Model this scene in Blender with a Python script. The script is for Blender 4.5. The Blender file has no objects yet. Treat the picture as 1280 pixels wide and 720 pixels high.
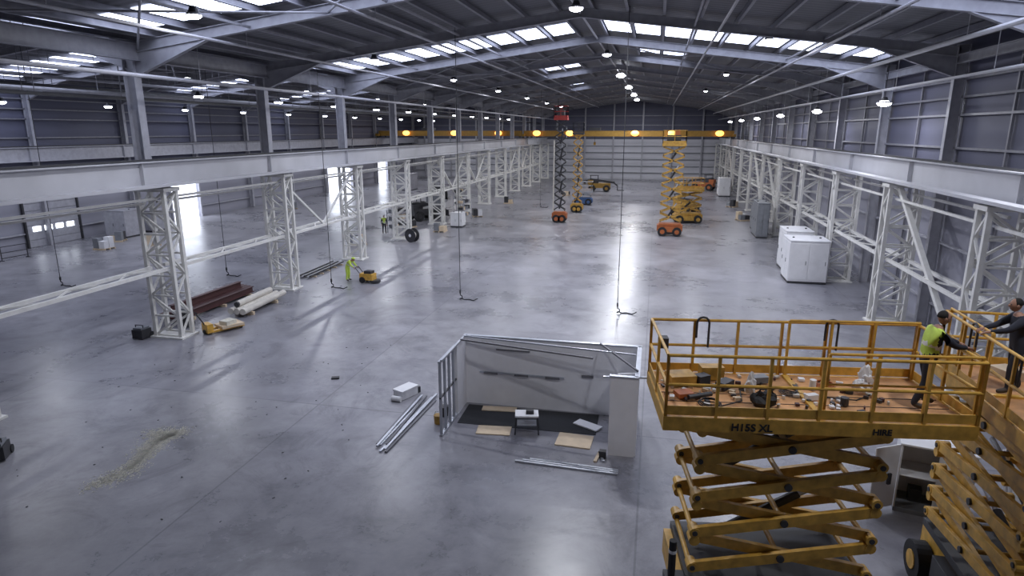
import bpy, math, random
from mathutils import Vector, Matrix
random.seed(7)
scene=bpy.context.scene
COL=scene.collection
# ---------------------------------------------------------------- materials
def mat(name,col,rough=0.6,metal=0.0,var=0.12,scale=3.0,emit=None,estr=0,bump=0.0,spec=0.5):
    m=bpy.data.materials.new(name); m.use_nodes=True
    nt=m.node_tree; b=nt.nodes['Principled BSDF']
    b.inputs['Roughness'].default_value=rough; b.inputs['Metallic'].default_value=metal
    b.inputs['Specular IOR Level'].default_value=spec
    tc=nt.nodes.new('ShaderNodeTexCoord'); n=nt.nodes.new('ShaderNodeTexNoise')
    n.inputs['Scale'].default_value=scale; n.inputs['Detail'].default_value=5
    nt.links.new(tc.outputs['Object'],n.inputs['Vector'])
    r=nt.nodes.new('ShaderNodeValToRGB'); c=Vector(col[:3])
    r.color_ramp.elements[0].position=0.3; r.color_ramp.elements[1].position=0.7
    r.color_ramp.elements[0].color=(*(c*(1-var)),1); r.color_ramp.elements[1].color=(*(c*(1+var)),1)
    nt.links.new(n.outputs['Fac'],r.inputs['Fac']); nt.links.new(r.outputs['Color'],b.inputs['Base Color'])
    if emit:
        b.inputs['Emission Color'].default_value=emit; b.inputs['Emission Strength'].default_value=estr
    return m
def floor_mat():
    m=bpy.data.materials.new('polished_concrete'); m.use_nodes=True
    nt=m.node_tree; L=nt.links; b=nt.nodes['Principled BSDF']
    tc=nt.nodes.new('ShaderNodeTexCoord')
    def noise(sc,det,rough,dist=0):
        n=nt.nodes.new('ShaderNodeTexNoise'); n.inputs['Scale'].default_value=sc; n.inputs['Detail'].default_value=det
        n.inputs['Roughness'].default_value=rough; n.inputs['Distortion'].default_value=dist
        L.new(tc.outputs['Object'],n.inputs['Vector']); return n
    def ramp(n,p0,c0,p1,c1):
        r=nt.nodes.new('ShaderNodeValToRGB'); e=r.color_ramp.elements
        e[0].position=p0; e[0].color=(*c0,1); e[1].position=p1; e[1].color=(*c1,1); L.new(n.outputs['Fac'],r.inputs['Fac']); return r
    def mul(a,c):
        mx=nt.nodes.new('ShaderNodeMix'); mx.data_type='RGBA'; mx.blend_type='MULTIPLY'; mx.inputs[0].default_value=1
        L.new(a,mx.inputs[6]); L.new(c,mx.inputs[7]); return mx.outputs[2]
    n1=noise(0.13,10,0.72); n2=noise(0.9,10,0.68,0.6); n3=noise(0.35,12,0.78,1.4)
    r1=ramp(n1,0.34,(0.165,0.165,0.185),0.64,(0.345,0.34,0.37))
    r2=ramp(n2,0.3,(0.8,0.8,0.81),0.68,(1.06,1.06,1.06))
    r3=ramp(n3,0.36,(0.7,0.7,0.71),0.5,(1.03,1.03,1.03))
    br=nt.nodes.new('ShaderNodeTexBrick'); br.inputs['Scale'].default_value=1; br.offset=0
    br.inputs['Brick Width'].default_value=11.3; br.inputs['Row Height'].default_value=19.2
    br.inputs['Mortar Size'].default_value=0.035; br.inputs['Mortar Smooth'].default_value=0.5
    br.inputs['Color1'].default_value=(1,1,1,1); br.inputs['Color2'].default_value=(0.88,0.88,0.91,1); br.inputs['Mortar'].default_value=(0.66,0.66,0.68,1)
    L.new(tc.outputs['Object'],br.inputs['Vector'])
    out=mul(mul(mul(r1.outputs['Color'],r2.outputs['Color']),r3.outputs['Color']),br.outputs['Color'])
    L.new(out,b.inputs['Base Color'])
    rr=nt.nodes.new('ShaderNodeMapRange'); rr.inputs['From Min'].default_value=.3; rr.inputs['From Max'].default_value=.7
    rr.inputs['To Min'].default_value=0.22; rr.inputs['To Max'].default_value=0.38
    L.new(n1.outputs['Fac'],rr.inputs['Value']); L.new(rr.outputs['Result'],b.inputs['Roughness'])
    b.inputs['Specular IOR Level'].default_value=.42
    return m
def clad_mat(name,col,axis='Z',period=0.33,rough=0.6):
    m=bpy.data.materials.new(name); m.use_nodes=True
    nt=m.node_tree; L=nt.links; b=nt.nodes['Principled BSDF']; b.inputs['Roughness'].default_value=rough
    tc=nt.nodes.new('ShaderNodeTexCoord'); w=nt.nodes.new('ShaderNodeTexWave'); w.wave_type='BANDS'; w.bands_direction=axis
    w.inputs['Scale'].default_value=0.314/period; w.inputs['Distortion'].default_value=0
    L.new(tc.outputs['Object'],w.inputs['Vector'])
    n=nt.nodes.new('ShaderNodeTexNoise'); n.inputs['Scale'].default_value=0.3; L.new(tc.outputs['Object'],n.inputs['Vector'])
    r=nt.nodes.new('ShaderNodeValToRGB'); c=Vector(col[:3])
    r.color_ramp.elements[0].color=(*(c*0.8),1); r.color_ramp.elements[1].color=(*(c*1.1),1)
    ad=nt.nodes.new('ShaderNodeMath'); ad.operation='MULTIPLY_ADD'; ad.inputs[1].default_value=0.45
    L.new(w.outputs['Fac'],ad.inputs[0]); L.new(n.outputs['Fac'],ad.inputs[2]); L.new(ad.outputs[0],r.inputs['Fac'])
    L.new(r.outputs['Color'],b.inputs['Base Color'])
    bp=nt.nodes.new('ShaderNodeBump'); bp.inputs['Strength'].default_value=0.3; bp.inputs['Distance'].default_value=0.04
    L.new(w.outputs['Fac'],bp.inputs['Height']); L.new(bp.outputs['Normal'],b.inputs['Normal'])
    return m
M_floor=floor_mat()
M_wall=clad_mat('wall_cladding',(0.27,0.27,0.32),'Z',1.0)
M_wallup=clad_mat('wall_cladding_upper_shaded',(0.095,0.098,0.145),'Z',1.0)  # darker copy of the wall cladding; lamp falloff up high put into the colour
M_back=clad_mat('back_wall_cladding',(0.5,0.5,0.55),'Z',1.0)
M_roof=clad_mat('roof_liner',(0.125,0.125,0.14),'Y',0.5)
M_steel=mat('painted_steel_grey',(0.36,0.36,0.4),0.5)
M_girder=mat('runway_girder_grey',(0.5,0.5,0.53),0.5,var=0.08,scale=.6)
M_white=mat('painted_steel_white',(0.72,0.71,0.68),0.45,var=0.08)
M_rafter=mat('rafter_grey',(0.3,0.3,0.33),0.55)
M_purlin=mat('galvanised_purlin',(0.22,0.22,0.25),0.45,0.2)
M_dark=mat('dark_metal',(0.035,0.035,0.04),0.5)
M_black=mat('black_rubber',(0.015,0.015,0.017),0.7)
M_yel=mat('lift_ochre_paint',(0.62,0.355,0.06),0.45,var=0.25,scale=5)
M_yel2=mat('lift_orange_paint',(0.47,0.27,0.05),0.5,var=0.3,scale=4)
M_orange=mat('orange_paint',(0.42,0.12,0.035),0.5)
M_red=mat('red_paint',(0.3,0.03,0.025),0.5)
M_maroon=mat('red_oxide_steel',(0.08,0.032,0.032),0.6)
M_ply=mat('worn_plywood_deck',(0.54,0.28,0.12),0.7,var=0.35,scale=2.2)
M_board=mat('plasterboard',(0.82,0.82,0.86),0.75,var=0.03)
M_boarddk=mat('grey_trunking',(0.16,0.16,0.18),0.6)
M_stud=mat('galvanised_stud',(0.48,0.5,0.55),0.35,0.5)
M_carpet=mat('black_membrane',(0.025,0.026,0.03),0.85,scale=8)
M_card=mat('cardboard',(0.62,0.5,0.36),0.8)
M_cab=mat('white_cabinet',(0.76,0.76,0.78),0.5,var=0.04)
M_grey=mat('grey_cabinet',(0.2,0.21,0.23),0.5)
M_blue=mat('blue_paint',(0.05,0.11,0.26),0.5)
M_crane=mat('crane_dull_yellow',(0.28,0.16,0.025),0.6)
M_straw=mat('straw',(0.6,0.58,0.5),0.8,scale=10)
M_plastic=mat('pale_plastic',(0.55,0.52,0.47),0.5)
M_sky=mat('rooflight_glow',(0.8,0.85,1),0.5,emit=(0.7,0.77,1,1),estr=5.5)
M_lamp=mat('lamp_glow',(1,1,1),0.5,emit=(0.9,0.93,1,1),estr=25)
M_lampo=mat('lamp_glow_sodium',(1,0.8,0.4),0.5,emit=(1,0.45,0.08,1),estr=2.8)
M_vision=mat('vision_panel_glow',(0.9,0.95,1),0.3,emit=(0.85,0.92,1,1),estr=4)
M_hiv=mat('hi_vis_yellow',(0.55,0.72,0.1),0.7,var=0.1,scale=8)
M_refl=mat('reflective_tape',(0.75,0.75,0.72),0.35)
M_navy=mat('dark_clothing',(0.02,0.022,0.035),0.85)
M_skin=mat('skin',(0.36,0.19,0.13),0.55,var=0.05)
M_hair=mat('dark_hair',(0.012,0.01,0.009),0.8)
M_boot=mat('work_boot',(0.05,0.035,0.025),0.7)
# ---------------------------------------------------------------- mesh builder
class MB:
    def __init__(s): s.v=[];s.f=[];s.m=[];s.mats=[]
    def mi(s,m):
        if m not in s.mats: s.mats.append(m)
        return s.mats.index(m)
    def add(s,vs,fs,m):
        o=len(s.v); s.v+= [Vector(v) for v in vs]; k=s.mi(m)
        for f in fs: s.f.append([i+o for i in f]); s.m.append(k)
    def box(s,c,d,m,rz=0,R=None):
        x,y,z=d[0]/2,d[1]/2,d[2]/2
        if R is None: R=Matrix.Rotation(rz,3,'Z')
        c=Vector(c)
        vs=[c+R@Vector(p) for p in [(-x,-y,-z),(x,-y,-z),(x,y,-z),(-x,y,-z),(-x,-y,z),(x,-y,z),(x,y,z),(-x,y,z)]]
        s.add(vs,[(0,3,2,1),(4,5,6,7),(0,1,5,4),(1,2,6,5),(2,3,7,6),(3,0,4,7)],m)
    def frame(s,p,q,up=(0,0,1)):
        p=Vector(p);q=Vector(q);d=(q-p).normalized();u=Vector(up)
        if abs(d.dot(u))>0.98: u=Vector((0,1,0))
        side=d.cross(u).normalized(); up2=side.cross(d).normalized()
        return p,q,d,side,up2
    def beam(s,p,q,w,h,m,up=(0,0,1),off=(0,0)):
        p,q,d,a,b=s.frame(p,q,up)
        o=a*off[0]+b*off[1]
        vs=[]
        for e in (p,q):
            for sx,sz in ((-1,-1),(1,-1),(1,1),(-1,1)): vs.append(e+o+a*(sx*w/2)+b*(sz*h/2))
        s.add(vs,[(0,1,2,3),(7,6,5,4),(0,4,5,1),(1,5,6,2),(2,6,7,3),(3,7,4,0)],m)
    def ibeam(s,p,q,w,h,m,t=0.03,up=(0,0,1)):
        s.beam(p,q,w,t,m,up,(0,h/2-t/2)); s.beam(p,q,w,t,m,up,(0,-h/2+t/2)); s.beam(p,q,t,h-2*t,m,up)
    def cyl(s,p,q,r,m,n=12,r2=None):
        p,q,d,a,b=s.frame(p,q); r2=r if r2 is None else r2
        vs=[]
        for e,rr in ((p,r),(q,r2)):
            for i in range(n):
                t=2*math.pi*i/n; vs.append(e+a*(rr*math.cos(t))+b*(rr*math.sin(t)))
        fs=[(i,(i+1)%n,n+(i+1)%n,n+i) for i in range(n)]+[tuple(range(n))[::-1],tuple(range(n,2*n))]
        s.add(vs,fs,m)
    def tube(s,pts,r,m,n=8):
        for i in range(len(pts)-1): s.cyl(pts[i],pts[i+1],r,m,n)
        for p in pts[1:-1]: s.ball(p,(r,r,r),m,6,6)
    def ball(s,c,r,m,nu=12,nv=8,fn=None):
        c=Vector(c);vs=[];fs=[]
        for j in range(nv+1):
            ph=math.pi*j/nv
            for i in range(nu):
                t=2*math.pi*i/nu
                p=Vector((math.sin(ph)*math.cos(t),math.sin(ph)*math.sin(t),math.cos(ph)))
                if fn: p=fn(p)
                vs.append(c+Vector((p.x*r[0],p.y*r[1],p.z*r[2])))
        for j in range(nv):
            for i in range(nu):
                k=(i+1)%nu; fs.append((j*nu+i,(j+1)*nu+i,(j+1)*nu+k,j*nu+k))
        s.add(vs,fs,m)
    def obj(s,name,loc=(0,0,0),rz=0,parent=None,smooth=False,bevel=0):
        me=bpy.data.meshes.new(name); me.from_pydata([tuple(v) for v in s.v],[],s.f)
        for m in s.mats: me.materials.append(m)
        me.polygons.foreach_set('material_index',s.m)
        if smooth: me.polygons.foreach_set('use_smooth',[True]*len(s.f))
        me.validate(); me.update()
        o=bpy.data.objects.new(name,me); COL.objects.link(o); o.location=loc; o.rotation_euler=(0,0,rz)
        if parent: o.parent=parent
        if bevel:
            b=o.modifiers.new('bevel','BEVEL'); b.width=bevel; b.segments=2; b.limit_method='ANGLE'
        return o
def inst(o,loc,rz=0):
    n=bpy.data.objects.new(o.name.split('.')[0],o.data); COL.objects.link(n); n.location=loc; n.rotation_euler=(0,0,rz); return n
def crumple(seed):
    rr=random.Random(seed); d={}
    def f(p):
        k=(round(p.x,2),round(p.y,2),round(p.z,2))
        if k not in d: d[k]=rr.uniform(.6,1.15)
        return Vector((p.x*d[k],p.y*d[k],max(p.z*d[k],-.55)))
    return f
# ---------------------------------------------------------------- shell
XL,XR=-22.0,11.8            # runway column lines
WL,WR=-50.5,13.8            # side walls
Y0,Y1=-6.0,132.0
R1,R2=-4.1,-36.25
ZE=13.5; SL=0.128
ZR1=ZE+SL*(WR-R1); ZR2=ZE+SL*(R2-WL)
def roofz(x):
    return ZR1-SL*abs(x-R1) if x>=XL else ZR2-SL*abs(x-R2)
YC=[5.8+9.6*k for k in range(0,13)]+[130.6]
b=MB(); b.box(((WL+WR)/2,(Y0+Y1)/2,-0.15),(WR-WL+0.6,Y1-Y0+0.6,0.3),M_floor); b.obj('floor')
b=MB()
for x0,x1 in ((WL,R2),(R2,XL),(XL,R1),(R1,WR)):
    z0=roofz(x0) if x0!=XL else ZE; z1=roofz(x1) if x1!=XL else ZE
    vs=[(x0,Y0,z0),(x1,Y0,z1),(x1,Y1,z1),(x0,Y1,z0),(x0,Y0,z0+.25),(x1,Y0,z1+.25),(x1,Y1,z1+.25),(x0,Y1,z0+.25)]
    b.add(vs,[(0,3,2,1),(4,5,6,7),(0,1,5,4),(1,2,6,5),(2,3,7,6),(3,0,4,7)],M_roof)
b.obj('ceiling')
def sidewall(name,x,sgn,holes,zs):
    b=MB(); t=0.25; xc=x+sgn*t/2
    ys=[Y0]
    for h in holes: ys+=[h[0],h[1]]
    ys.append(Y1)
    for i in range(0,len(ys),2):
        b.box((xc,(ys[i]+ys[i+1])/2,zs/2),(t,ys[i+1]-ys[i],zs),M_wall)
    for h in holes: b.box((xc,(h[0]+h[1])/2,(h[2]+zs)/2),(t,h[1]-h[0],zs-h[2]),M_wall)
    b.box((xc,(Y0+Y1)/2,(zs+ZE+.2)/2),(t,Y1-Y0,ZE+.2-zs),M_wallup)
    return b.obj(name)
sidewall('wall_right',WR,1,[],7.6)
doors=[(59.3,63.7,4.8),(93.5,102,5.2),(112,117,5.2)]
sidewall('wall_left',WL,-1,doors,5.6)
for nm,y,s in (('wall_back',Y1,1),('wall_front',Y0,-1)):
    b=MB(); yc=y+s*0.12
    pts=[WL,R2,XL,R1,WR]
    for k in range(4):
        x0,x1=pts[k],pts[k+1]; z0,z1=[ZE if p in(WL,XL,WR) else roofz(p) for p in (x0,x1)]
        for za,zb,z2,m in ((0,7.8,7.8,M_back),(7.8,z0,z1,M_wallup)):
            vs=[(x0,yc-.12,za),(x1,yc-.12,za),(x1,yc-.12,z2),(x0,yc-.12,zb),(x0,yc+.12,za),(x1,yc+.12,za),(x1,yc+.12,z2),(x0,yc+.12,zb)]
            b.add(vs,[(0,1,2,3),(7,6,5,4),(0,4,5,1),(1,5,6,2),(2,6,7,3),(3,7,4,0)],m)
    b.obj(nm)
b=MB()
for z in (1.2,2.7,4.2,5.7,7.2,8.7,10.2,11.0,11.8,12.6): b.box((WR-.1,(Y0+Y1)/2,z),(.16,Y1-Y0-.4,.1),M_steel if z<8 else M_purlin)
for y in YC:
    b.ibeam((WR-.38,y,0),(WR-.38,y,ZE-.2),.3,.5,M_steel,up=(1,0,0))
    if y<128: b.box((WR-.12,y+4.8,6.6),(.1,.12,13.2),M_purlin)
b.obj('trim_1')
b=MB()
for z in (1.2,2.7,5.9,7.4,8.9,10.4,11.2,12.0,12.8): 
    if z>5.3: b.box((WL+.1,(Y0+Y1)/2,z),(.16,Y1-Y0-.4,.1),M_purlin)
    else:
        yy=[Y0+.2]; 
        for h in doors: yy+=[h[0]-.2,h[1]+.2]
        yy.append(Y1-.2)
        for i in range(0,len(yy),2): b.box((WL+.1,(yy[i]+yy[i+1])/2,z),(.16,yy[i+1]-yy[i],.1),M_steel)
for y in YC:
    blocked=any(h[0]-.3<y<h[1]+.3 for h in doors)
    b.ibeam((WL+.4,y,5.6 if blocked else 0),(WL+.4,y,ZE-.2),.3,.5,M_steel,up=(1,0,0))
b.obj('trim_2')
b=MB()
for z in (1.3,2.6,3.9,5.2,6.5,8.5,10.5,12.3): b.box(((WL+WR)/2,Y1-.1,z),(WR-WL-.6,.16,.14),M_grey if z<8 else M_purlin)
x=-48
while x<13: b.box((x,Y1-.25,(roofz(x)-.3)/2),(.3,.3,roofz(x)-.3),M_steel); x+=5.65
b.obj('trim_3')
for i,h in enumerate(doors):
    b=MB(); 
    b.box((WL+.1,h[0]-.1,h[2]/2),(.18,.2,h[2]),M_steel); b.box((WL+.1,h[1]+.1,h[2]/2),(.18,.2,h[2]),M_steel)
    b.box((WL+.1,(h[0]+h[1])/2,h[2]+.1),(.18,h[1]-h[0]+.4,.2),M_steel)
    b.cyl((WL+.35,h[0]-.2,h[2]+.35),(WL+.35,h[1]+.2,h[2]+.35),.24,M_steel,14)
    b.obj('door_%d'%(i+1))
b=MB()
for k in range(7): b.box((WL+.1,45,.31+.6*k),(.14,5,.57),M_steel)
for k in range(4): b.box((WL+.19,43.4+k*1.07,1.5),(.05,.7,.4),M_vision)
b.box((WL+.2,42.4,2.3),(.2,.15,4.6),M_dark);b.box((WL+.2,47.6,2.3),(.2,.15,4.6),M_dark)
b.obj('door_4')
# ---------------------------------------------------------------- rafters / purlins / columns
def raft(b,xa,xb,y):
    za=(ZE-.3); zb=roofz(xb)-.3
    b.ibeam((xa,y,za-.22),(xb,y,zb-.22),.26,.44,M_rafter)
    d=1 if xb>xa else -1; sl=(zb-za)/abs(xb-xa)
    xh=xa+d*3.6; zh=za+sl*3.6-.44
    vs=[(xa,y-.05,za-.44),(xh,y-.05,zh),(xa,y-.05,za-1.35),(xa,y+.05,za-.44),(xh,y+.05,zh),(xa,y+.05,za-1.35)]
    b.add(vs,[(0,1,2),(5,4,3),(0,3,4,1),(1,4,5,2),(2,5,3,0)],M_rafter)
    b.beam((xa,y,za-1.35),(xh,y,zh),.24,.04,M_rafter)
for y in YC:
    b=MB()
    raft(b,WR-.5,R1,y); raft(b,XL,R1,y)
    raft(b,XL,R2,y); raft(b,WL+.5,R2,y)
    b.obj('roof_rafter')
b=MB()
for x0,x1 in ((XL,WR),(WL,XL)):
    x=x0+1.0
    while x<x1-.5:
        z=roofz(x)-.16
        b.box((x,(Y0+Y1)/2,z),(.07,Y1-Y0-.2,.24),M_purlin); b.box((x+.04,(Y0+Y1)/2,z-.1),(.12,Y1-Y0-.2,.03),M_rafter)
        x+=1.75
b.obj('roof_purlins')
b=MB()
b.ibeam((XL,Y0+.1,ZE-.75),(XL,Y1-.3,ZE-.75),.3,.7,M_rafter)
b.ibeam((WR-.55,Y0+.1,ZE-.85),(WR-.55,Y1-.3,ZE-.85),.25,.4,M_rafter)
for i,y in enumerate(YC[:-1]):
    y2=YC[i+1]
    if i%3==1:
        for xa,xb in ((XL,-13),(-13,R1),(R1,4.8),(4.8,WR-.6),(XL-.01,-29),(-29,R2),(R2,-43.5)):
            b.cyl((xa,y,roofz(xa)-.62),(xb,y2,roofz(xb)-.62),.045,M_rafter,6)
            b.cyl((xb,y,roofz(xb)-.62),(xa,y2,roofz(xa)-.62),.045,M_rafter,6)
    for xx in (-16.5,-10.5,1.5,7.5,-29,-43): b.beam((xx,y,roofz(xx)-.6),(xx,y2,roofz(xx)-.6),.09,.09,M_rafter)
b.obj('roof_bracing')
def strip(ys,xa0,xb0,w=1.05):
    for x0,x1 in ((XL,WR),(WL,XL)):
        b=MB(); x=x0+1.0; cnt=0
        while x<x1-2.4:
            xa,xb=x+.16,x+1.6
            if xa>=xa0 and xb<=xb0 and not (abs((xa+xb)/2-R1)<1.0 or abs((xa+xb)/2-R2)<.85):
                za,zb=roofz(xa)-.03,roofz(xb)-.03
                for ya,yb in ((ys-w,ys-.04),(ys+.04,ys+w)):
                    b.add([(xa,ya,za),(xb,ya,zb),(xb,yb,zb),(xa,yb,za)],[(0,3,2,1)],M_sky); cnt+=1
            x+=1.75
        if cnt: b.obj('skylight')
strip(23.0,WL,WR,1.4); strip(41.6,WL,WR,1.9); strip(61.8,-11,-7,1.0); strip(52.6,-2.5,1.8,.8); strip(61.8,WL,-30)
strip(81,-12,-8,1.0); strip(81,WL,-32)
# columns
def lattice(wx=1.35,wy=0.75,h=7.0,m=M_white):
    b=MB()
    c=[(-wx/2,-wy/2),(wx/2,-wy/2),(wx/2,wy/2),(-wx/2,wy/2)]
    for x,y in c: b.beam((x,y,.05),(x,y,h),.17,.16,m)
    b.box((0,0,.04),(wx+.4,wy+.4,.08),m)
    b.box((0,0,h-.08),(wx+.3,wy+.25,.16),m)
    n=7; dz=(h-.3)/n
    for a,bb in ((0,1),(3,2)):
        for k in range(n):
            z0=.12+k*dz; z1=z0+dz
            p,q=(c[a],c[bb]) if k%2==0 else (c[bb],c[a])
            b.beam((p[0],p[1],z0),(q[0],q[1],z1),.09,.09,m)
            b.beam((c[a][0],c[a][1],z0),(c[bb][0],c[bb][1],z0),.08,.08,m)
    for a,bb in ((0,3),(1,2)):
        for k in range(n):
            z0=.12+k*dz; z1=z0+dz
            p,q=(c[a],c[bb]) if k%2==0 else (c[bb],c[a])
            b.beam((p[0],p[1],z0),(q[0],q[1],z1),.08,.08,m)
    return b
lb=lattice().obj('lattice_column',(XL,YC[0],0))
for i,y in enumerate(YC):
    if i: inst(lb,(XL,y,0))
    inst(lb,(XR,y,0),math.pi)
b=MB(); b.ibeam((0,0,7.0),(0,0,ZE-1.0),.4,.55,M_steel,up=(1,0,0))
ub=b.obj('roof_column',(XL-.45,YC[0],0))
for y in YC[1:]: inst(ub,(XL-.45,y,0))
for x in (XL+.25,XR-.1,WL+1.0):
    b=MB(); ya,yb=Y0+.3,Y1-.4; mg=M_girder if x>XL-1 else M_steel
    b.ibeam((x,ya,7.6),(x,yb,7.6),.5,1.15,mg,t=.05)
    b.beam((x,ya,8.22),(x,yb,8.22),.09,.1,M_dark)
    y=ya+.8
    while y<yb: b.box((x,y,7.6),(.42,.03,1.0),mg); y+=9.6
    if x>XL-1: 
        xo=x+(.55 if x<0 else -.55)
        b.box((xo,(ya+yb)/2,7.15),(.5,yb-ya,.12),mg)
    b.obj('crane_runway_girder')
for x in (XL,XR):
    b=MB()
    for i,y in enumerate(YC[:-1]):
        y2=YC[i+1]; ya,yb=y+.4,y2-.4
        for dx in (-.45,.45):
            b.beam((x+dx,ya,3.35),(x+dx,yb,3.35),.13,.15,M_white)
        n=6
        for k in range(n):
            t0=ya+(yb-ya)*k/n; t1=ya+(yb-ya)*(k+1)/n; s=.45 if k%2 else -.45
            b.beam((x-s,t0,3.35),(x+s,t1,3.35),.06,.06,M_white)
        b.beam((x+.3,ya,6.55),(x+.3,yb,6.55),.1,.1,M_white); b.beam((x-.4,ya,6.3),(x-.4,yb,6.3),.1,.1,M_white)
        if x==XR and (i in (2,6,7,10)):
            b.beam((x-.3,y2-.3,6.9),(x-.3,y+.4,.6),.2,.2,M_white)
        if x==XL and (i in (3,6,7,9,10)):
            b.beam((x+.2,y2-.4,6.4),(x+.2,(y+y2)/2,3.4),.12,.12,M_white)
            b.beam((x+.2,y+.4,6.4),(x+.2,(y+y2)/2,3.4),.12,.12,M_white)
        if x==XL and i in (6,7):
            b.beam((x,y2-.4,.6),(x,y+.4,6.4),.12,.12,M_white)
    b.obj('column_bracing')
def run(name,x,z,r,m,ya=Y0+.4,yb=Y1-.6):
    b=MB(); b.cyl((x,ya,z),(x,yb,z),r,m,8)
    y=ya+3
    while y<yb: b.cyl((x,y,z),(x,y,roofz(x)-.1),.015,m,5); y+=9.6
    b.obj(name)
run('conduit_run',XR-.6,11.5,.06,M_girder); run('sprinkler_pipe',XR-1.6,12.6,.09,M_girder)
run('sprinkler_pipe',XL+2.0,11.6,.08,M_steel); run('sprinkler_pipe',XL+4.5,13.0,.06,M_steel)
run('sprinkler_pipe',XL-3.5,11.2,.09,M_steel); run('sprinkler_pipe',-31,12.2,.08,M_steel); run('conduit_run',-42,12.0,.06,M_steel)
run('conduit_run',R1,15.25,.06,M_girder); run('sprinkler_pipe',2.6,14.1,.06,M_steel); run('sprinkler_pipe',7.4,13.3,.06,M_steel); run('sprinkler_pipe',-11.5,13.9,.06,M_steel)
b=MB()
for xt,zt in ((XL-1.6,10.9),(-33,11.9)):
    b.box((xt,(Y0+Y1)/2,zt),(.6,Y1-Y0-1,.12),M_dark)
    y=Y0+3
    while y<Y1-2:
        for s in (-.28,.28): b.cyl((xt+s,y,zt),(xt+s,y,roofz(xt)-.1),.015,M_purlin,5)
        y+=4.8
b.obj('cable_tray')
# ---------------------------------------------------------------- lamps
def lamp(x,y,z,power=0,r=.28,m=M_lamp,col=(.92,.94,1)):
    b=MB(); b.cyl((0,0,.3),(0,0,.08),.12,M_dark,12,.2); b.cyl((0,0,.08),(0,0,0),r,M_steel,20,r+.04)
    b.ball((0,0,-.02),(r,r,r*.45),m,16,8); b.cyl((0,0,.3),(0,0,roofz(x)-.12-z),.012,M_dark,5)
    o=b.obj('high_bay_lamp',(x,y,z))
    if power:
        L=bpy.data.lights.new('lamp_light','AREA'); L.shape='DISK'; L.size=r*1.9; L.energy=power; L.color=col
        lo=bpy.data.objects.new('lamp_light',L); COL.objects.link(lo); lo.parent=o; lo.location=(0,0,-r*.5-.02)
    return o
for y in (66,84,102,118): lamp(R1+.35,y,14.7,1400,.45)
for y,p in ((12,300),(30,1050),(48,1350)): lamp(R1+.35,y,14.7,p,.3)  # nearest lamp added, out of view, to light lift and near floor
lamp(6.5,10,13.6,380,.3)  # added unseen lamp above the lift, brightens platform and scissor stack
for y in (23.6,38.5,53.5,68.5,84,99,114): lamp(XR-.2,y,10.9,150,.34)
# left bay: two staggered rows share the load, so column shadows stay weak
for i,y in enumerate((28,46,64,82,100,118)): lamp(R2,y,13.4,(160,350,800,1000,1000,1000)[i],.34)
for y in (37,46,55,64,73,82,91,100,109,118,126):
    lamp(-28.5,y,11.6,0,.3); lamp(-44,y,11.4,220 if y in (37,55) else 0,.28)
for y in (21,36,51,66,81,96,111): lamp(-16,y,13.4,320,.24)  # added row with no known fixtures, brightens the middle of the floor
for y in (36,57,80): lamp(5.2,y,13.9,480,.2)  # also an added row, extra fill light right of the ridge
def crane(x0,x1,y,lamps):
    b=MB()
    for yy in (y,y+2):
        b.ibeam((x0,yy,9.0),(x1,yy,9.0),.6,.9,M_crane,t=.05); b.box(((x0+x1)/2,yy,9.0),(x1-x0,.5,.8),M_crane)
    for x in (x0,x1):
        b.box((x,y+1,8.75),(.45,4.6,.4),M_crane)
        for yy in (y-.8,y+2.8): b.cyl((x-.1,yy,8.48),(x+.1,yy,8.48),.2,M_dark,14)
    xm=x0+(x1-x0)*.35
    b.box((xm,y+1,9.7),(1.8,2.4,.5),M_dark); b.cyl((xm,y+1,9.5),(xm,y+1,7.6),.03,M_black,6); b.box((xm,y+1,7.4),(.35,.3,.5),M_crane)
    for lx in lamps:
        b.cyl((lx,y-.75,9.5),(lx,y-.75,9.1),.15,M_dark,12,.6)
        b.ball((lx,y-.75,9.05),(.65,.6,.45),M_lampo,14,8)
    b.obj('overhead_crane')
crane(XL+.25,XR-.1,108,[-19.5,-14,-3.5,2.2,9.5]); crane(WL+1.0,XL-1.2,112,[-44,-35,-27])
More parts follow.
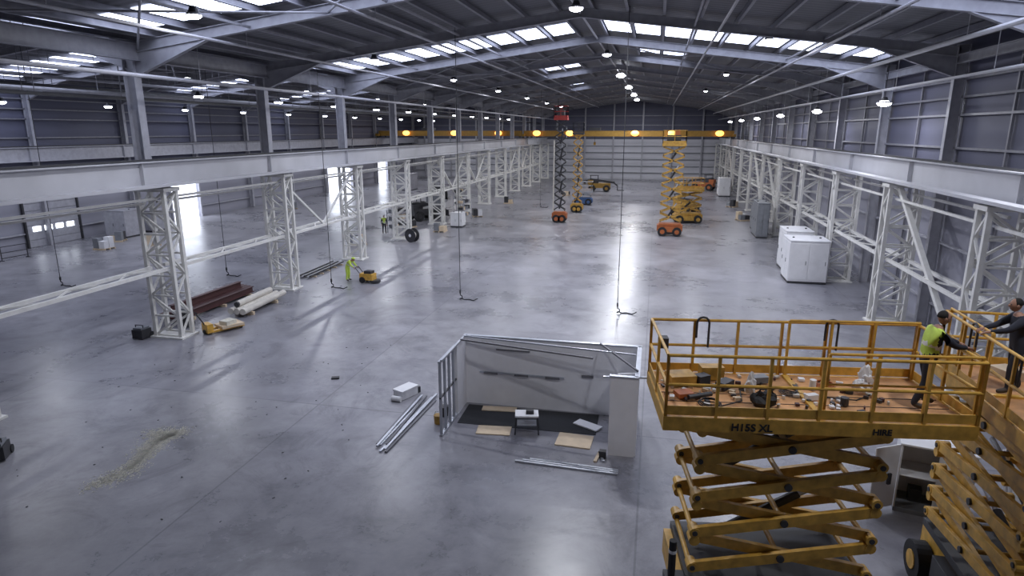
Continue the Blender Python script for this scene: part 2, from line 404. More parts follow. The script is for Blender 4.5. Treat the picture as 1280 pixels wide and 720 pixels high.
# ---------------------------------------------------------------- scissor lifts
def scissor_lift(name,loc,rz,L,W,deck,n,ax0,ax1,base=M_yel,arm=M_yel,rail=M_yel,detail=False,wheel=.42,z0=1.5,extra=None,th=None):
    b=MB()
    b.box(((ax0+ax1)/2,W/2,z0-.55),(ax1-ax0+.5,W*.72,.55),base)
    b.box(((ax0+ax1)/2,W/2,z0-.22),(ax1-ax0+.2,W*.8,.16),M_dark if detail else base)
    b.box(((ax0+ax1)/2,W*.1,z0-.65),((ax1-ax0)*.45,W*.16,.5),base)
    b.box(((ax0+ax1)/2,W*.9,z0-.65),((ax1-ax0)*.45,W*.16,.5),M_dark)
    for x in (ax0+.25,ax1-.25):
        b.cyl((x,W*.1,wheel),(x,W*.9,wheel),.07,M_dark,8)
        for y in (0.08,W-.08):
            b.cyl((x,y-.15,wheel),(x,y+.15,wheel),wheel,M_black,22); b.cyl((x,y-.17,wheel),(x,y+.17,wheel),wheel*.5,base,14)
    b.box(((ax0+ax1)/2,W/2,z0-.95),(ax1-ax0-.6,W*.5,.4),M_dark)
    zt=deck-.28; dz=(zt-z0)/n; th=th or (.2 if detail else .13)
    for y in (.28,W-.28):
        for k in range(n):
            za,zb=z0+k*dz+.08,z0+(k+1)*dz-.08
            b.beam((ax0,y-.06,za),(ax1,y-.06,zb),.09,th,arm); b.beam((ax0,y+.06,zb),(ax1,y+.06,za),.09,th,arm)
            xm=(ax0+ax1)/2; b.cyl((xm,y-.15,(za+zb)/2),(xm,y+.15,(za+zb)/2),.07,M_dark,10)
            for x in (ax0,ax1):
                b.cyl((x,y-.14,za),(x,y+.14,za),.05,M_dark,10); b.cyl((x,y-.12,za),(x,y+.12,za),th*.5,arm,12); b.cyl((x,y-.12,zb),(x,y+.12,zb),th*.5,arm,12)
    for k in range(n+1):
        z=z0+k*dz
        for x in (ax0,ax1): b.cyl((x,.2,z),(x,W-.2,z),.05,arm,8)
    for k in range(n):
        z=z0+(k+.5)*dz; b.cyl(((ax0+ax1)/2,.25,z),((ax0+ax1)/2,W-.25,z),.05,arm,8)
    for k in range(0,n-1,2):
        b.cyl((ax0+.5,W/2,z0+k*dz+.15),(ax0+(ax1-ax0)*.68,W/2,z0+(k+1.6)*dz),.09,M_dark,10)
        b.cyl((ax0+(ax1-ax0)*.6,W/2,z0+(k+1.4)*dz),(ax1-.4,W/2,z0+(k+2)*dz),.05,M_stud,8)
    b.box((L/2,W/2,deck-.06),(L,W,.08),M_ply); b.box((L/2,W/2,deck-.12),(L-.06,W-.06,.06),M_dark)
    for y in (.03,W-.03): b.box((L/2,y,deck-.14),(L,.07,.26),rail)
    for x in (.03,L-.03): b.box((x,W/2,deck-.14),(.07,W,.26),rail)
    r=.03; h=1.1
    nx=max(2,round(L/.9)); ny=max(1,round(W/1.1))
    ring=[(.03,.03),(L-.03,.03),(L-.03,W-.03),(.03,W-.03)]
    for a in range(4):
        p,q=ring[a],ring[(a+1)%4]; nn=nx if a%2==0 else ny
        for zz in (h,h*.52): b.cyl((p[0],p[1],deck+zz),(q[0],q[1],deck+zz),r,rail,8)
        b.beam((p[0],p[1],deck+.1),(q[0],q[1],deck+.1),.02,.17,rail)
        for i in range(nn+1):
            x=p[0]+(q[0]-p[0])*i/nn; y=p[1]+(q[1]-p[1])*i/nn
            b.beam((x,y,deck-.1),(x,y,deck+h),.05,.05,rail)
    if detail:
        xs=L*.52
        for y in (.12,W-.12):
            b.cyl((xs,y,deck+h+.06),(L-.03,y,deck+h+.06),.026,rail,8); b.cyl((xs,y,deck+.62),(L-.03,y,deck+.62),.022,rail,8)
            for i in range(4):
                x=xs+(L-.05-xs)*i/3; b.beam((x,y,deck),(x,y,deck+h+.06),.045,.045,rail)
        b.box((xs,W/2,deck+.0),(.1,W-.2,.05),rail)
        for x in (L*.2,L*.68):
            pts=[(x+.12*math.cos(t)-.0,W-.08,deck+h-.04+.12*math.sin(t)) for t in [math.pi*i/6 for i in range(7)]]
            pts=[(x+.12,W-.08,deck+.55)]+pts+[(x-.12,W-.08,deck+.75)]
            b.tube(pts,.022,M_dark,6)
        b.box((.2,W*.75,deck+.8),(.16,.22,.2),M_dark)
    if extra: extra(b)
    return b.obj(name,loc,rz,bevel=.006 if detail else 0)
def ex1(b):
    D=4.7
    rnd=random.Random(3)
    b.cyl((.34,.15,1.2),(.34,.15,2.15),.07,M_black,12); b.cyl((.34,.15,1.9),(.34,.15,1.96),.075,M_cab,12); b.box((.5,.3,1.2),(.5,.4,.14),M_dark)
    b.ball((1.85,.55,D+.12),(.27,.2,.17),M_black,14,8,crumple(1)); b.tube([(1.7,.5,D+.22),(1.75,.5,D+.34),(1.95,.55,D+.34),(2.0,.55,D+.22)],.015,M_black,6)
    b.ball((1.72,1.0,D+.2),(.1,.1,.26),M_cab,12,8,crumple(2)); b.ball((4.0,1.5,D+.18),(.15,.12,.3),M_cab,12,8,crumple(5)); b.ball((3.82,1.3,D+.12),(.14,.14,.16),M_cab,12,8,crumple(6))
    b.box((.55,1.55,D+.1),(.5,.4,.2),M_yel2,.2); b.box((1.2,1.85,D+.13),(.45,.25,.26),M_yel2,.1); b.box((.5,.9,D+.05),(.3,.25,.08),M_orange,.3); b.box((.95,1.5,D+.1),(.25,.2,.2),M_dark,.5)
    b.cyl((.55,.7,D+.06),(1.0,.9,D+.06),.045,M_dark,12); b.box((1.35,1.35,D+.08),(.35,.2,.14),M_dark,.8); b.box((2.1,1.7,D+.07),(.3,.2,.12),M_grey,.2)
    b.box((2.8,.9,D+.06),(.22,.12,.1),M_cab,.3); b.cyl((3.0,1.4,D),(3.0,1.4,D+.2),.06,M_cab,12); b.cyl((3.3,.7,D),(3.3,.7,D+.15),.07,M_dark,12)
    for cx,cy,r,m in ((.9,.55,.2,M_black),(2.5,1.2,.17,M_dark),(3.3,1.6,.19,M_orange)):
        for k in range(3):
            b.tube([(cx+(r-.02*k)*math.cos(t),cy+(r-.02*k)*math.sin(t),D+.02+.02*k) for t in [i*math.pi/8 for i in range(17)]],.012,m,5)
    b.tube([(1.0,.4,D+.02),(1.5,.7,D+.02),(1.6,1.2,D+.02),(2.3,1.4,D+.02),(2.9,1.0,D+.02),(3.6,.9,D+.02),(4.0,1.2,D+.02)],.014,M_black,5)
    for i in range(110):
        x,y=rnd.uniform(.15,4.2),rnd.uniform(.2,2.0); s=rnd.uniform(.03,.13)
        b.box((x,y,D+.02),(s,s*rnd.uniform(.3,1),rnd.uniform(.02,.07)),rnd.choice([M_cab,M_card,M_dark,M_plastic,M_dark,M_maroon]),rnd.uniform(0,3))
    for i in range(4):
        y=.3+.4*i; b.box((2.6,y,D-.016),(5.0,.012,.012),M_dark)
lift1=scissor_lift('scissor_lift',(.36,10.56,0),math.radians(8),5.2,2.2,4.7,4,.72,3.85,detail=True,extra=ex1,z0=1.5)
def label(txt,loc,size,par):
    c=bpy.data.curves.new('marking','FONT'); c.body=txt; c.size=size; c.extrude=.002; c.offset=.006; c.materials.append(M_black)
    o=bpy.data.objects.new('marking',c); COL.objects.link(o); o.parent=par; o.location=loc; o.rotation_euler=(math.pi/2,0,0)
label('H15S XL',(1.15,-.012,4.47),.19,lift1); label('HIRE',(3.5,-.012,4.48),.15,lift1)
def ex2(b):
    b.box((1.0,.9,4.9),(.5,.4,.25),M_dark); b.box((3.0,.9,4.88),(.5,.4,.2),M_card,.4)
lift2=scissor_lift('scissor_lift',(7.85,10.6,0),math.radians(90),3.7,1.9,4.8,6,.15,3.4,detail=True,arm=M_yel,extra=ex2,z0=1.4)
scissor_lift('scissor_lift',(.5,60.2,0),0,2.1,1.3,8.4,8,.15,1.95,base=M_orange,arm=M_yel2,rail=M_yel2,z0=1.3,
   extra=lambda b:(b.box((1,.6,8.8),(1.2,.7,.6),M_dark),b.box((1.3,.7,9.3),(.4,.4,.5),M_orange),b.beam((.4,.3,8.4),(.4,.3,10.6),.05,.05,M_dark)))
scissor_lift('scissor_lift',(2.3,69,0),math.radians(10),2.8,1.6,3.6,3,.2,2.6,base=M_yel2,arm=M_yel2,rail=M_yel2,z0=1.2)
scissor_lift('scissor_lift',(-10.4,66.9,0),0,1.4,1.0,10.8,11,.15,1.25,base=M_orange,arm=M_dark,rail=M_red,z0=1.3,th=.1,
   extra=lambda b:(b.box((.7,.5,11.2),(.7,.5,.6),M_dark),b.beam((.4,.3,10.9),(.4,.3,12.6),.05,.05,M_dark),b.beam((.1,-.08,1.2),(.1,-.08,8.5),.14,.1,M_plastic)))
scissor_lift('scissor_lift',(-9.6,76,0),0,1.3,1.0,9.3,9,.15,1.15,base=M_yel2,arm=M_yel2,rail=M_dark,z0=1.2,th=.1)
scissor_lift('scissor_lift',(-10.2,84,0),0,2.3,1.2,1.9,1,.2,2.1,base=M_blue,arm=M_stud,rail=M_stud,z0=1.1)
def boom_machine(loc,rz,col):
    b=MB()
    b.box((0,0,.95),(3.4,1.6,.7),col); b.box((-.9,.2,1.6),(1.4,1.0,.7),M_dark); b.box((-1.4,0,1.5),(.8,1.5,.6),col)
    for x in (-1.15,1.15):
        for y in (-.85,.85): b.cyl((x,y-.2,.55),(x,y+.2,.55),.55,M_black,20); b.cyl((x,y-.22,.55),(x,y+.22,.55),.25,col,12)
    b.beam((-1.4,-.3,1.9),(2.4,-.3,1.45),.3,.32,M_dark); b.beam((2.2,-.3,1.5),(2.9,-.3,.9),.18,.2,M_dark)
    for y in (-.7,.1): b.beam((2.9,y,.25),(3.9,y,.25),.1,.06,M_dark)
    b.box((2.85,-.3,.6),(.1,1.1,.7),M_dark)
    b.beam((-.3,.7,1.3),(-.3,.7,2.5),.07,.07,M_dark); b.beam((-1.5,.7,1.3),(-1.5,.7,2.5),.07,.07,M_dark); b.box((-.9,.35,2.5),(1.4,.9,.07),M_dark)
    b.beam((-.3,-.05,1.3),(-.3,-.05,2.5),.07,.07,M_dark); b.beam((-1.5,-.05,1.3),(-1.5,-.05,2.5),.07,.07,M_dark)
    return b.obj('telehandler',loc,rz)
boom_machine((-8.6,104,0),0,M_crane); boom_machine((7.8,110,0),2.8,M_orange); boom_machine((3.5,76.5,0),1.2,M_yel2)
boom_machine((-24.5,66,0),1.0,M_dark); boom_machine((-30,88,0),1.9,M_dark)
# ---------------------------------------------------------------- partition booth
b=MB(); H=2.5
b.box((-3.2,20.6,H/2),(6.1,.1,H),M_board); b.box((-3.2,20.6,H+.02),(6.16,.14,.05),M_stud)
b.box((-6.25,20.05,H/2),(.1,1.1,H),M_board)
b.box((-.2,19.2,H/2),(.1,2.75,H),M_board); b.box((-.2,19.2,H+.02),(.14,2.8,.05),M_stud)
b.box((-.58,17.8,H/2),(.78,.1,H),M_board); b.box((-.58,17.8,H+.02),(.82,.14,.05),M_stud)
for y in (17.85,18.3,18.75,19.2): b.beam((-6.25,y,0),(-6.25,y,H),.08,.06,M_stud)
b.beam((-6.25,17.8,.03),(-6.25,19.5,.03),.1,.06,M_stud); b.beam((-6.25,17.8,H),(-6.25,19.5,H),.1,.06,M_stud)
b.beam((-6.25,17.8,1.3),(-6.25,19.5,1.3),.05,.05,M_dark)
b.box((-4.2,20.53,1.22),(3.0,.05,.06),M_stud); b.box((-5.3,20.52,1.2),(.5,.06,.07),M_boarddk); b.box((-4.2,20.52,1.2),(.5,.06,.07),M_boarddk); b.box((-3.1,20.52,1.2),(.5,.08,.08),M_boarddk); b.box((-1.9,20.52,1.35),(.4,.06,.08),M_boarddk)
b.box((-4.5,20.53,2.1),(1.2,.05,.06),M_boarddk); b.box((-4.5,20.5,2.14),(1.2,.02,.03),M_cab)
b.beam((-6.2,19.9,H+.08),(-1.6,19.0,H+.08),.05,.05,M_boarddk); b.beam((-6.2,20.3,H+.08),(-.3,19.6,H+.08),.05,.05,M_stud); b.beam((-1.5,20.5,H+.08),(-.2,18.2,H+.08),.05,.05,M_boarddk)
b.beam((-6.2,17.85,H+.05),(-6.2,20.6,H+.05),.07,.05,M_stud)
b.beam((-.75,20.5,.05),(-.5,17.9,2.3),.04,.04,M_boarddk)
b.beam((-1.2,18.1,2.35),(.7,18.4,2.35),.06,.05,M_stud)
b.box((-.5,18.3,2.0),(.6,.04,.9),M_cab,.3)
b.obj('partition_booth')
b=MB()
b.box((-3.75,19.65,.01),(4.6,1.5,.02),M_carpet,.02); b.obj('floor_membrane')
b=MB(); b.box((-4.7,18.55,.02),(1.1,.6,.03),M_card,.1); b.obj('cardboard_sheet')
b=MB(); b.box((-2.05,18.4,.02),(1.1,.85,.04),M_card,-.05); b.obj('cardboard_sheet')
b=MB(); b.box((-4.9,20.15,.04),(1.2,.35,.03),M_card,.1); b.obj('cardboard_sheet')
b=MB(); b.box((-1.75,19.5,.06),(.9,.4,.04),M_cab,-.5); b.obj('plasterboard_offcut')
b=MB(); b.box((0,0,.62),(.75,.5,.05),M_cab); b.box((0,0,.3),(.62,.4,.03),M_stud)
for x in (-.33,.33):
    for y in (-.21,.21): b.beam((x*1.15,y*1.2,0),(x,y,.6),.04,.04,M_dark)
b.box((.1,0,.7),(.25,.2,.12),M_dark); b.obj('work_bench',(-3.65,18.75,0),.2)
b=MB(); b.cyl((0,0,0),(0,0,.35),.14,M_dark,16,.17); b.tube([(-.16,0,.33),(-.1,0,.5),(.1,0,.5),(.16,0,.33)],.01,M_stud); b.obj('bucket',(-6.65,19.3,0))
b=MB(); b.cyl((0,0,0),(0,0,.3),.13,M_yel2,16,.15); b.tube([(-.14,0,.28),(-.08,0,.42),(.08,0,.42),(.14,0,.28)],.01,M_stud); b.obj('bucket',(-6.65,18.7,0))
b=MB(); rr=random.Random(1)
for i in range(7): 
    dx=-.33+.1*i; a=rr.uniform(-.08,.08)
    b.beam((dx-a,-2.1+rr.uniform(-.3,.2),.03+.04*(i%2)),(dx+a,1.9+rr.uniform(-.3,.2),.03+.04*(i%2)),.07,.05,M_stud if i%3 else M_boarddk)
b.obj('metal_stud_bundle',(-7.7,18.8,0),-.02)
b=MB(); 
for i in range(3): b.beam((-1.5+.2*i,.1*i,.03),(1.5,-.12+.1*i,.03),.07,.05,M_stud)
b.obj('metal_stud_bundle',(-2.1,16.75,0),0)
b=MB(); b.box((0,0,.16),(.45,.8,.3),M_cab); b.box((0,0,.33),(.5,.85,.05),M_cab); b.cyl((-.1,-.6,.1),(.25,-.5,.1),.1,M_cab,12); b.box((.0,.5,.12),(.4,.15,.22),M_dark); b.obj('material_box',(-8.55,20.6,0),-.4)
b=MB()
b.beam((-.05,-.15,.03),(.05,.5,.03),.09,.05,M_card); b.beam((.2,-.1,.03),(0,.5,.03),.07,.05,M_stud); b.box((.15,.2,.12),(.2,.18,.22),M_dark); b.obj('timber_offcut',(-1.25,17.35,0))
b=MB(); rr=random.Random(5)
for i in range(4200):
    t=rr.random()**.9; cx=-14.75+.3*math.sin(t*6)+.25*t; cy=12.9+3.4*t
    sp=.09+.13*abs(math.sin(t*7))
    if rr.random()<.2: cx-=.8*rr.random(); cy=16.0+rr.gauss(0,.12)
    x=cx+rr.gauss(0,sp); y=cy+rr.gauss(0,.2); a=rr.uniform(.6,2.2); l=rr.uniform(.02,.08)
    b.box((x,y,.006),(l,.013,.006),M_straw,a)
b.obj('straw_debris')
b=MB()
for i in range(60):
    x,y=rr.uniform(-20,-9),rr.uniform(11,26); b.box((x,y,.01),(rr.uniform(.02,.07),rr.uniform(.02,.04),.012),M_dark,rr.uniform(0,3))
b.box((-11.9,21.6,.03),(.3,.2,.06),M_dark,.4); b.obj('floor_litter')
# ---------------------------------------------------------------- cabinets
b=MB(); b.box((0,0,.06),(1.6,1.0,.12),M_grey)
b.box((0,.48,.98),(1.6,.04,1.75),M_cab); b.box((-.78,0,.98),(.04,1,1.75),M_cab); b.box((.78,0,.98),(.04,1,1.75),M_cab); b.box((0,0,1.87),(1.66,1.06,.05),M_cab); b.box((0,0,1.0),(1.5,.9,.03),M_cab)
b.box((-1.1,-.72,.98),(.78,.04,1.72),M_cab,.75); b.box((.4,-.5,.98),(.76,.04,1.72),M_cab); b.box((-1.0,-.8,1.0),(.1,.06,.3),M_dark,.75); b.box((-.3,.1,.3),(.3,.3,.35),M_dark)
b.obj('tool_cabinet',(7.3,16.7,0),-.25,bevel=.01)
b=MB(); R=Matrix.Rotation(math.radians(-14),3,'X')
for k in range(3): b.box((0,-.12*k+.35,.96),(1.1,.03,1.9),M_board,R=R)
b.beam((0,.62,0),(0,.55,1.85),.06,.06,M_card); b.obj('plasterboard_stack',(9.4,16.2,0),.3)
def cabin(loc,w,d,h,m,rz=0,nm='equipment_cabin'):
    b=MB(); b.box((0,0,.08),(w,d,.16),M_dark); b.box((0,0,h/2+.08),(w,d,h-.12),m); b.box((0,0,h+.04),(w+.08,d+.08,.08),m)
    n=max(2,int(w/.9))
    for k in range(n): b.box((-w/2+w*(k+.5)/n,-d/2-.015,h/2+.08),(w/n-.06,.03,h-.35),m); b.box((-w/2+w*(k+.85)/n,-d/2-.045,h/2),(.03,.04,.25),M_dark)
    n=max(2,int(d/.9))
    for k in range(n): b.box((-w/2-.015,-d/2+d*(k+.5)/n,h/2+.08),(.03,d/n-.06,h-.35),m); b.box((-w/2-.04,-d/2+d*(k+.85)/n,h/2),(.04,.03,.25),M_dark)
    for x in (-w*.35,w*.35): b.box((x,0,h+.1),(.12,.12,.08),M_dark)
    return b.obj(nm,loc,rz,bevel=.015)
cabin((9.75,43.9,0),2.3,2.3,2.7,M_cab); cabin((9.8,47.4,0),1.7,2.6,2.8,M_cab)
cabin((9.7,62.5,0),1.0,3.2,3.1,M_grey,nm='electrical_cabinet'); cabin((10.0,66.5,0),.9,2.2,2.4,M_grey,nm='electrical_cabinet')
cabin((10.1,101,0),1.6,3,2.6,M_cab); cabin((-47.6,49.6,0),2.2,2.0,2.4,M_steel); cabin((-47.6,52.9,0),1.6,1.6,2.0,M_steel)
cabin((-25.2,72,0),1.6,1.6,2.2,M_grey,nm='electrical_cabinet'); cabin((-19.3,62,0),1.2,1.2,1.4,M_cab,nm='equipment_cabin'); cabin((-40,100,0),3,3,2.6,M_steel)
b=MB()
for k in range(4): b.ibeam((-.45+.3*k,-3.4+.2*k,.32),(-.45+.3*k,3.2-.1*k,.32),.26,.34,M_maroon)
b.ibeam((-.2,-3.0,.66),(-.1,2.6,.66),.26,.34,M_maroon)
for y in (-2.5,0,2.4): b.box((0,y,.07),(1.5,.14,.14),M_card)
b.obj('steel_beam_bundle',(-23.6,30,0))
b=MB()
for k in range(3): b.cyl((-.34+.34*k,-1.9,.34),(-.34+.34*k,1.9+.2*k,.34),.17,M_plastic,14)
b.cyl((-.17,-1.5,.63),(-.15,1.7,.63),.17,M_plastic,14); b.cyl((-.17,-1.6,.63),(-.17,-1.5,.63),.14,M_dark,14)
for y in (-1.2,1.2): b.box((0,y,.09),(1.1,.14,.17),M_card)
b.obj('insulation_roll_stack',(-21.0,30.1,0),.05)
b=MB()
for x in (-.24,.24): b.box((x,0,.13),(.17,1.6,.08),M_yel); b.cyl((x-.05,.65,.08),(x+.05,.65,.08),.08,M_black,12)
b.box((0,-.85,.3),(.6,.3,.42),M_yel); b.cyl((-.1,-.95,.12),(.1,-.95,.12),.12,M_black,14); b.beam((0,-.95,.4),(0,-1.35,1.15),.05,.05,M_dark); b.tube([(-.18,-1.35,1.15),(.18,-1.35,1.15)],.025,M_black)
b.box((0,.2,.24),(.9,1.1,.12),M_card); b.box((.1,.1,.4),(.5,.6,.2),M_straw,.3); b.box((-.2,.4,.36),(.3,.3,.12),M_dark,.6)
b.obj('pallet_truck',(-20.2,26.3,0),-.5)
b=MB(); b.box((0,0,.25),(.55,.6,.42),M_dark); b.box((0,0,.5),(.45,.5,.1),M_grey); b.cyl((-.3,.32,.13),(.3,.32,.13),.13,M_black,14); b.tube([(-.2,-.1,.52),(-.2,-.1,.66),(.2,-.1,.66),(.2,-.1,.52)],.02,M_dark)
ws=b.obj('welding_set',(-23.2,24.3,0)); inst(ws,(-18.7,13.6,0),.6)
b=MB(); b.box((0,0,.45),(.5,.5,.8),M_dark); b.box((0,0,.92),(.55,.55,.1),M_grey); b.cyl((-.25,.25,.1),(.25,.25,.1),.1,M_black,12); b.obj('generator',(-22.5,26.4,0))
b=MB()
for k in range(6): b.beam((-.5+.2*k,-2.6,.12+.06*(k%2)),(-.5+.2*k,2.4,.12+.06*(k%2)),.1,.08,M_dark if k%2 else M_steel)
for y in (-2,-1,0,1,2): b.box((0,y,.04),(1.3,.1,.08),M_card)
b.obj('steel_section_bundle',(-22.4,39.8,0),.03)
b=MB()
for x in (-.25,.25): b.cyl((x-.03,0,.6),(x+.03,0,.6),.6,M_dark,24); 
b.cyl((-.25,0,.6),(.25,0,.6),.3,M_plastic,20); b.cyl((-.3,0,.6),(.3,0,.6),.14,M_cab,14); b.obj('cable_reel',(-20.5,52.3,0),1.2)
def rack(loc,rz=0):
    b=MB(); rr=random.Random(int(loc[1]*7))
    for x in (-1.2,1.2):
        for y in (-.4,.4): b.beam((x,y,0),(x,y,2.2),.07,.07,M_steel)
    for z in (.5,1.2,1.9):
        b.box((0,0,z),(2.4,.8,.05),M_steel)
        for k in range(5): b.box((-1+.5*k,0,z+.2),(.35,.5,rr.uniform(.2,.4)),rr.choice([M_dark,M_card,M_grey,M_dark,M_grey]))
    return b.obj('storage_rack',loc,rz)
rack((-23.9,57.6,0),1.3); rack((-20,66.5,0),1.5); rack((-24,78,0),1.5)
def pallet(loc,rz,seed):
    rr=random.Random(seed); b=MB()
    for y in (-.5,0,.5): b.box((0,y,.05),(1.2,.1,.1),M_card)
    for k in range(6): b.box((-.5+.2*k,0,.12),(.12,1.1,.03),M_card)
    for i in range(2):
        for j in range(2): 
            h=rr.uniform(.3,.9); b.box((-.28+.56*i,-.26+.52*j,.14+h/2),(.52,.48,h),rr.choice([M_card,M_dark,M_cab,M_grey,M_dark]))
    return b.obj('loaded_pallet',loc,rz)
for i,p in enumerate([(-44,43.5),(-46,47),(-41.5,46),(-24,60.5),(-20,58.5),(-19.5,70),(-24.5,50),(-13,96),(-19,84),(9.5,73),(9.8,86),(-12,118),(5,120),(-28,76),(-44,72)]): pallet((p[0],p[1],0),i*.4,i)
b=MB()
for k in range(4):
    for x in (-.95,.95): b.beam((k*2.2+x,0,0),(k*2.2+x,0,1.05),.05,.05,M_dark)
    for z in (.2,.6,1.05): b.beam((k*2.2-.95,0,z),(k*2.2+.95,0,z),.04,.05,M_dark)
    for x in (-.95,.95): b.beam((k*2.2+x,-.25,.02),(k*2.2+x,.25,.02),.05,.04,M_dark)
b.obj('safety_barrier',(-48,32,0),1.45)
b=MB(); b.box((0,0,.4),(.9,.6,.4),M_yel); b.box((.1,0,.68),(.5,.45,.2),M_dark); b.cyl((.5,0,.06),(.5,0,.2),.35,M_dark,20)
for y in (-.3,.3): b.cyl((-.25,y-.05,.2),(-.25,y+.05,.2),.2,M_black,16)
b.tube([(-.4,-.2,.5),(-.78,-.2,.95),(-.78,.2,.95),(-.4,.2,.5)],.025,M_dark); b.obj('floor_grinder',(-17.7,37.2,0),-.1)
def cable(x,y,zt):
    b=MB(); b.cyl((0,0,.35),(0,0,zt),.02,M_dark,6)
    pts=[(0,0,.45)]+[(.12*math.sin(t)+.0,.0,.3-.12*(1-math.cos(t))*1.0) for t in [i*.5 for i in range(8)]]
    b.tube(pts,.03,M_black,6); b.box((0,0,.5),(.08,.08,.2),M_dark)
    b.tube([(0.0,0,.12),(.2,.1,.03),(.5,.15,.03),(.8,-.05,.03),(1.0,.1,.12)],.03,M_black,6)
    b.obj('hanging_cable',(x,y,0))
for x,y in ((-1.6,33.3),(-10.6,34.2),(-27.7,36.8),(-19.2,35.2),(-36,32),(-14,80)): cable(x,y,roofz(x)-.2)
# ---------------------------------------------------------------- people
def skinmesh(verts,edges,rad,sub=2):
    me=bpy.data.meshes.new('tmp'); me.from_pydata(verts,edges,[]); o=bpy.data.objects.new('tmp',me); COL.objects.link(o)
    o.modifiers.new('s','SKIN'); 
    sv=me.skin_vertices[0].data
    for i,r in enumerate(rad): sv[i].radius=(r,r) if not isinstance(r,tuple) else r; sv[i].use_root=(i==0)
    o.modifiers.new('u','SUBSURF').levels=sub
    dg=bpy.context.evaluated_depsgraph_get(); dg.update(); ev=o.evaluated_get(dg); m2=ev.to_mesh()
    vs=[v.co.copy() for v in m2.vertices]; fs=[tuple(p.vertices) for p in m2.polygons]
    ev.to_mesh_clear(); bpy.data.objects.remove(o); bpy.data.meshes.remove(me)
    return vs,fs
def segd(p,a,b):
    ab=b-a; t=max(0,min(1,(p-a).dot(ab)/ab.length_squared)); return (p-(a+ab*t)).length
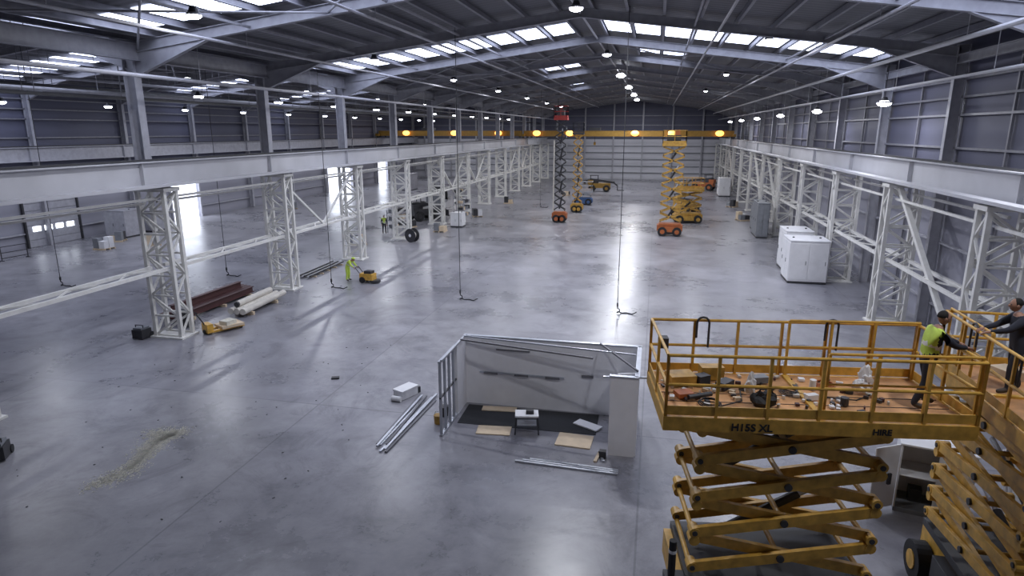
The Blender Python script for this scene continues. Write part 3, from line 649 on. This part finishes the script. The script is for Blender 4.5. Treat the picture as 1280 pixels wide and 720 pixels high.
def person(name,loc,rz,P,vest=M_hiv,arms=M_navy,legs=M_navy,hat=None):
    J=dict(pel=(0,0,.95),sp=(0,0,1.14),ch=(.01,0,1.34),nb=(.02,0,1.49),nk=(.04,0,1.56),
      shL=(0,.19,1.43),elL=(.0,.25,1.15),wrL=(.1,.24,.9),shR=(0,-.19,1.43),elR=(.0,-.25,1.15),wrR=(.1,-.24,.9),
      hpL=(0,.1,.9),knL=(.03,.12,.5),anL=(-.02,.13,.09),toL=(.17,.15,.05),hpR=(0,-.1,.9),knR=(.03,-.12,.5),anR=(-.02,-.13,.09),toR=(.17,-.15,.05),head=(.06,0,1.67))
    J.update(P); names=[k for k in J if k!='head']; idx={k:i for i,k in enumerate(names)}
    E=[('pel','sp'),('sp','ch'),('ch','nb'),('nb','nk'),('ch','shL'),('shL','elL'),('elL','wrL'),('ch','shR'),('shR','elR'),('elR','wrR'),
       ('pel','hpL'),('hpL','knL'),('knL','anL'),('anL','toL'),('pel','hpR'),('hpR','knR'),('knR','anR'),('anR','toR')]
    Rr=dict(pel=.145,sp=.14,ch=.16,nb=.08,nk=.06,shL=.088,elL=.06,wrL=.038,hpL=.11,knL=.078,anL=.058,toL=.045)
    rad=[Rr.get(k,Rr.get(k[:2]+'L',.05)) for k in names]
    vs,fs=skinmesh([J[k] for k in names],[(idx[a],idx[c]) for a,c in E],rad)
    b=MB(); groups={}
    V={k:Vector(v) for k,v in J.items()}
    for f in fs:
        c=sum((vs[i] for i in f),Vector())/len(f)
        k=min(E,key=lambda e:segd(c,V[e[0]],V[e[1]]))
        if k in (('pel','sp'),('sp','ch'),('ch','nb'),('ch','shL'),('ch','shR')):
            m=vest
            if vest is M_hiv and k[1] in('sp','ch'):
                t=(c-V['pel']).length
                if .1<t<.15 or .24<t<.29: m=M_refl
            if k==('pel','sp') and (c-V['pel']).dot((V['sp']-V['pel']).normalized())<-.02: m=legs
        elif k==('nb','nk'): m=M_skin
        elif k[0][:2] in('sh','el'): m=arms
        elif k[1][:2]=='to' : m=M_boot
        else: m=legs
        groups.setdefault(m.name,(m,[]))[1].append(f)
    o=len(b.v); b.v+=vs
    for m,fl in groups.values():
        k=b.mi(m)
        for f in fl: b.f.append([i+o for i in f]); b.m.append(k)
    h=V['head']
    def shp(p):
        q=p.copy()
        if p.z<0: q.y*=1-.32*(-p.z); q.x*=1-.15*(-p.z) if p.x<0 else 1
        return q
    b.ball(h,(.098,.078,.122),M_skin,16,12,shp)
    b.ball(h+Vector((.1,0,-.015)),(.022,.014,.026),M_skin,8,6)
    b.ball(h+Vector((.088,0,-.062)),(.012,.026,.007),M_maroon,8,4)
    for s in (-1,1):
        b.ball(h+Vector((.087,s*.032,.012)),(.01,.014,.008),M_black,8,6); b.ball(h+Vector((-.005,s*.08,-.01)),(.022,.01,.034),M_skin,8,6)
    def hr(p):
        q=p.copy()
        if p.z<-.1 : q.z=-.1+(p.z+.1)*.3
        if p.x>.35: q.x=.35+(p.x-.35)*.55
        return q
    if hat: 
        b.ball(h+Vector((-.0,0,.06)),(.125,.1,.1),hat,16,8,lambda p:Vector((p.x,p.y,max(p.z,0)))); b.cyl(h+Vector((.03,0,.055)),h+Vector((.03,0,.065)),.13,hat,16)
    b.ball(h+Vector((-.016,0,.03)),(.1,.084,.102),M_hair,16,10,hr)
    for S,s in (('L',1),('R',-1)):
        w=V['wr'+S]; d=(w-V['el'+S]).normalized(); down=Vector((0,0,-1)); down=(down-d*down.dot(d))
        down=down.normalized() if down.length>.2 else Vector((1,0,0)); side=d.cross(down).normalized()
        if side.dot(Vector((0,-s,0)))<0: side=-side
        pv,pf=skinmesh([w-d*.02,w+d*.04,w+d*.085],[(0,1),(1,2)],[.03,(.04,.022),(.04,.02)],1); b.add(pv,pf,M_skin)
        for k,(off,l) in enumerate(((.032,.9),(.011,1.0),(-.011,.95),(-.032,.75))):
            p=w+d*.075+side*off; pts=[p]; ang=.25
            for L in (.045,.03,.024):
                p=p+(d*math.cos(ang)+down*math.sin(ang))*L*l; pts.append(p); ang+=.55
            fv,ff=skinmesh(pts,[(0,1),(1,2),(2,3)],[.0095,.009,.0085,.007],1); b.add(fv,ff,M_skin)
        p=w+d*.025+side*.028; pts=[p,p+d*.025+side*.03+down*.008,p+d*.055+side*.042+down*.02,p+d*.078+side*.04+down*.035]
        fv,ff=skinmesh(pts,[(0,1),(1,2),(2,3)],[.013,.011,.01,.008],1); b.add(fv,ff,M_skin)
    return b.obj(name,loc,rz,smooth=True)
reach=dict(ch=(.05,0,1.33),nb=(.09,0,1.47),nk=(.12,0,1.54),head=(.16,0,1.66),sp=(.01,0,1.14),shL=(.08,.19,1.41),shR=(.08,-.19,1.41),
   elL=(.3,.24,1.24),wrL=(.55,.16,1.17),elR=(.3,-.22,1.22),wrR=(.55,-.1,1.17),knL=(.1,.13,.5),anL=(.1,.14,.09),toL=(.29,.16,.05),anR=(-.18,-.13,.09),toR=(.01,-.16,.05),knR=(-.02,-.12,.5))
person('construction_worker',(4.84,11.95,4.7),.05,reach)
person('construction_worker',(6.6,12.75,4.8),math.pi-.05,reach,vest=M_navy,arms=M_navy)
bend=dict(sp=(.08,0,1.12),ch=(.22,0,1.27),nb=(.33,0,1.36),nk=(.38,0,1.4),head=(.46,0,1.44),shL=(.26,.19,1.33),shR=(.26,-.19,1.33),elL=(.42,.23,1.1),wrL=(.58,.2,.97),elR=(.42,-.23,1.1),wrR=(.58,-.2,.97))
person('construction_worker',(-19.15,37.3,0),-.1,bend,arms=M_hiv,legs=M_hiv,hat=M_hiv)
person('construction_worker',(-24.8,56.2,0),-1.0,{},hat=M_cab)
# ---------------------------------------------------------------- world, camera
w=bpy.data.worlds.new('World'); scene.world=w; w.use_nodes=True
w.node_tree.nodes['Background'].inputs[0].default_value=(.82,.88,1,1); w.node_tree.nodes['Background'].inputs[1].default_value=6
b=MB(); b.box((WL-45,60,-.25),(89,260,.3),M_girder); b.obj('yard_ground')
cam=bpy.data.cameras.new('camera'); co=bpy.data.objects.new('camera',cam); COL.objects.link(co)
co.location=(0,0,9.5); co.rotation_euler=(math.radians(90-13.83),0,math.radians(12.45))
cam.sensor_width=36; cam.lens=22.5; cam.clip_end=500; cam.clip_start=.1
scene.camera=co
scene.view_settings.view_transform='Standard'
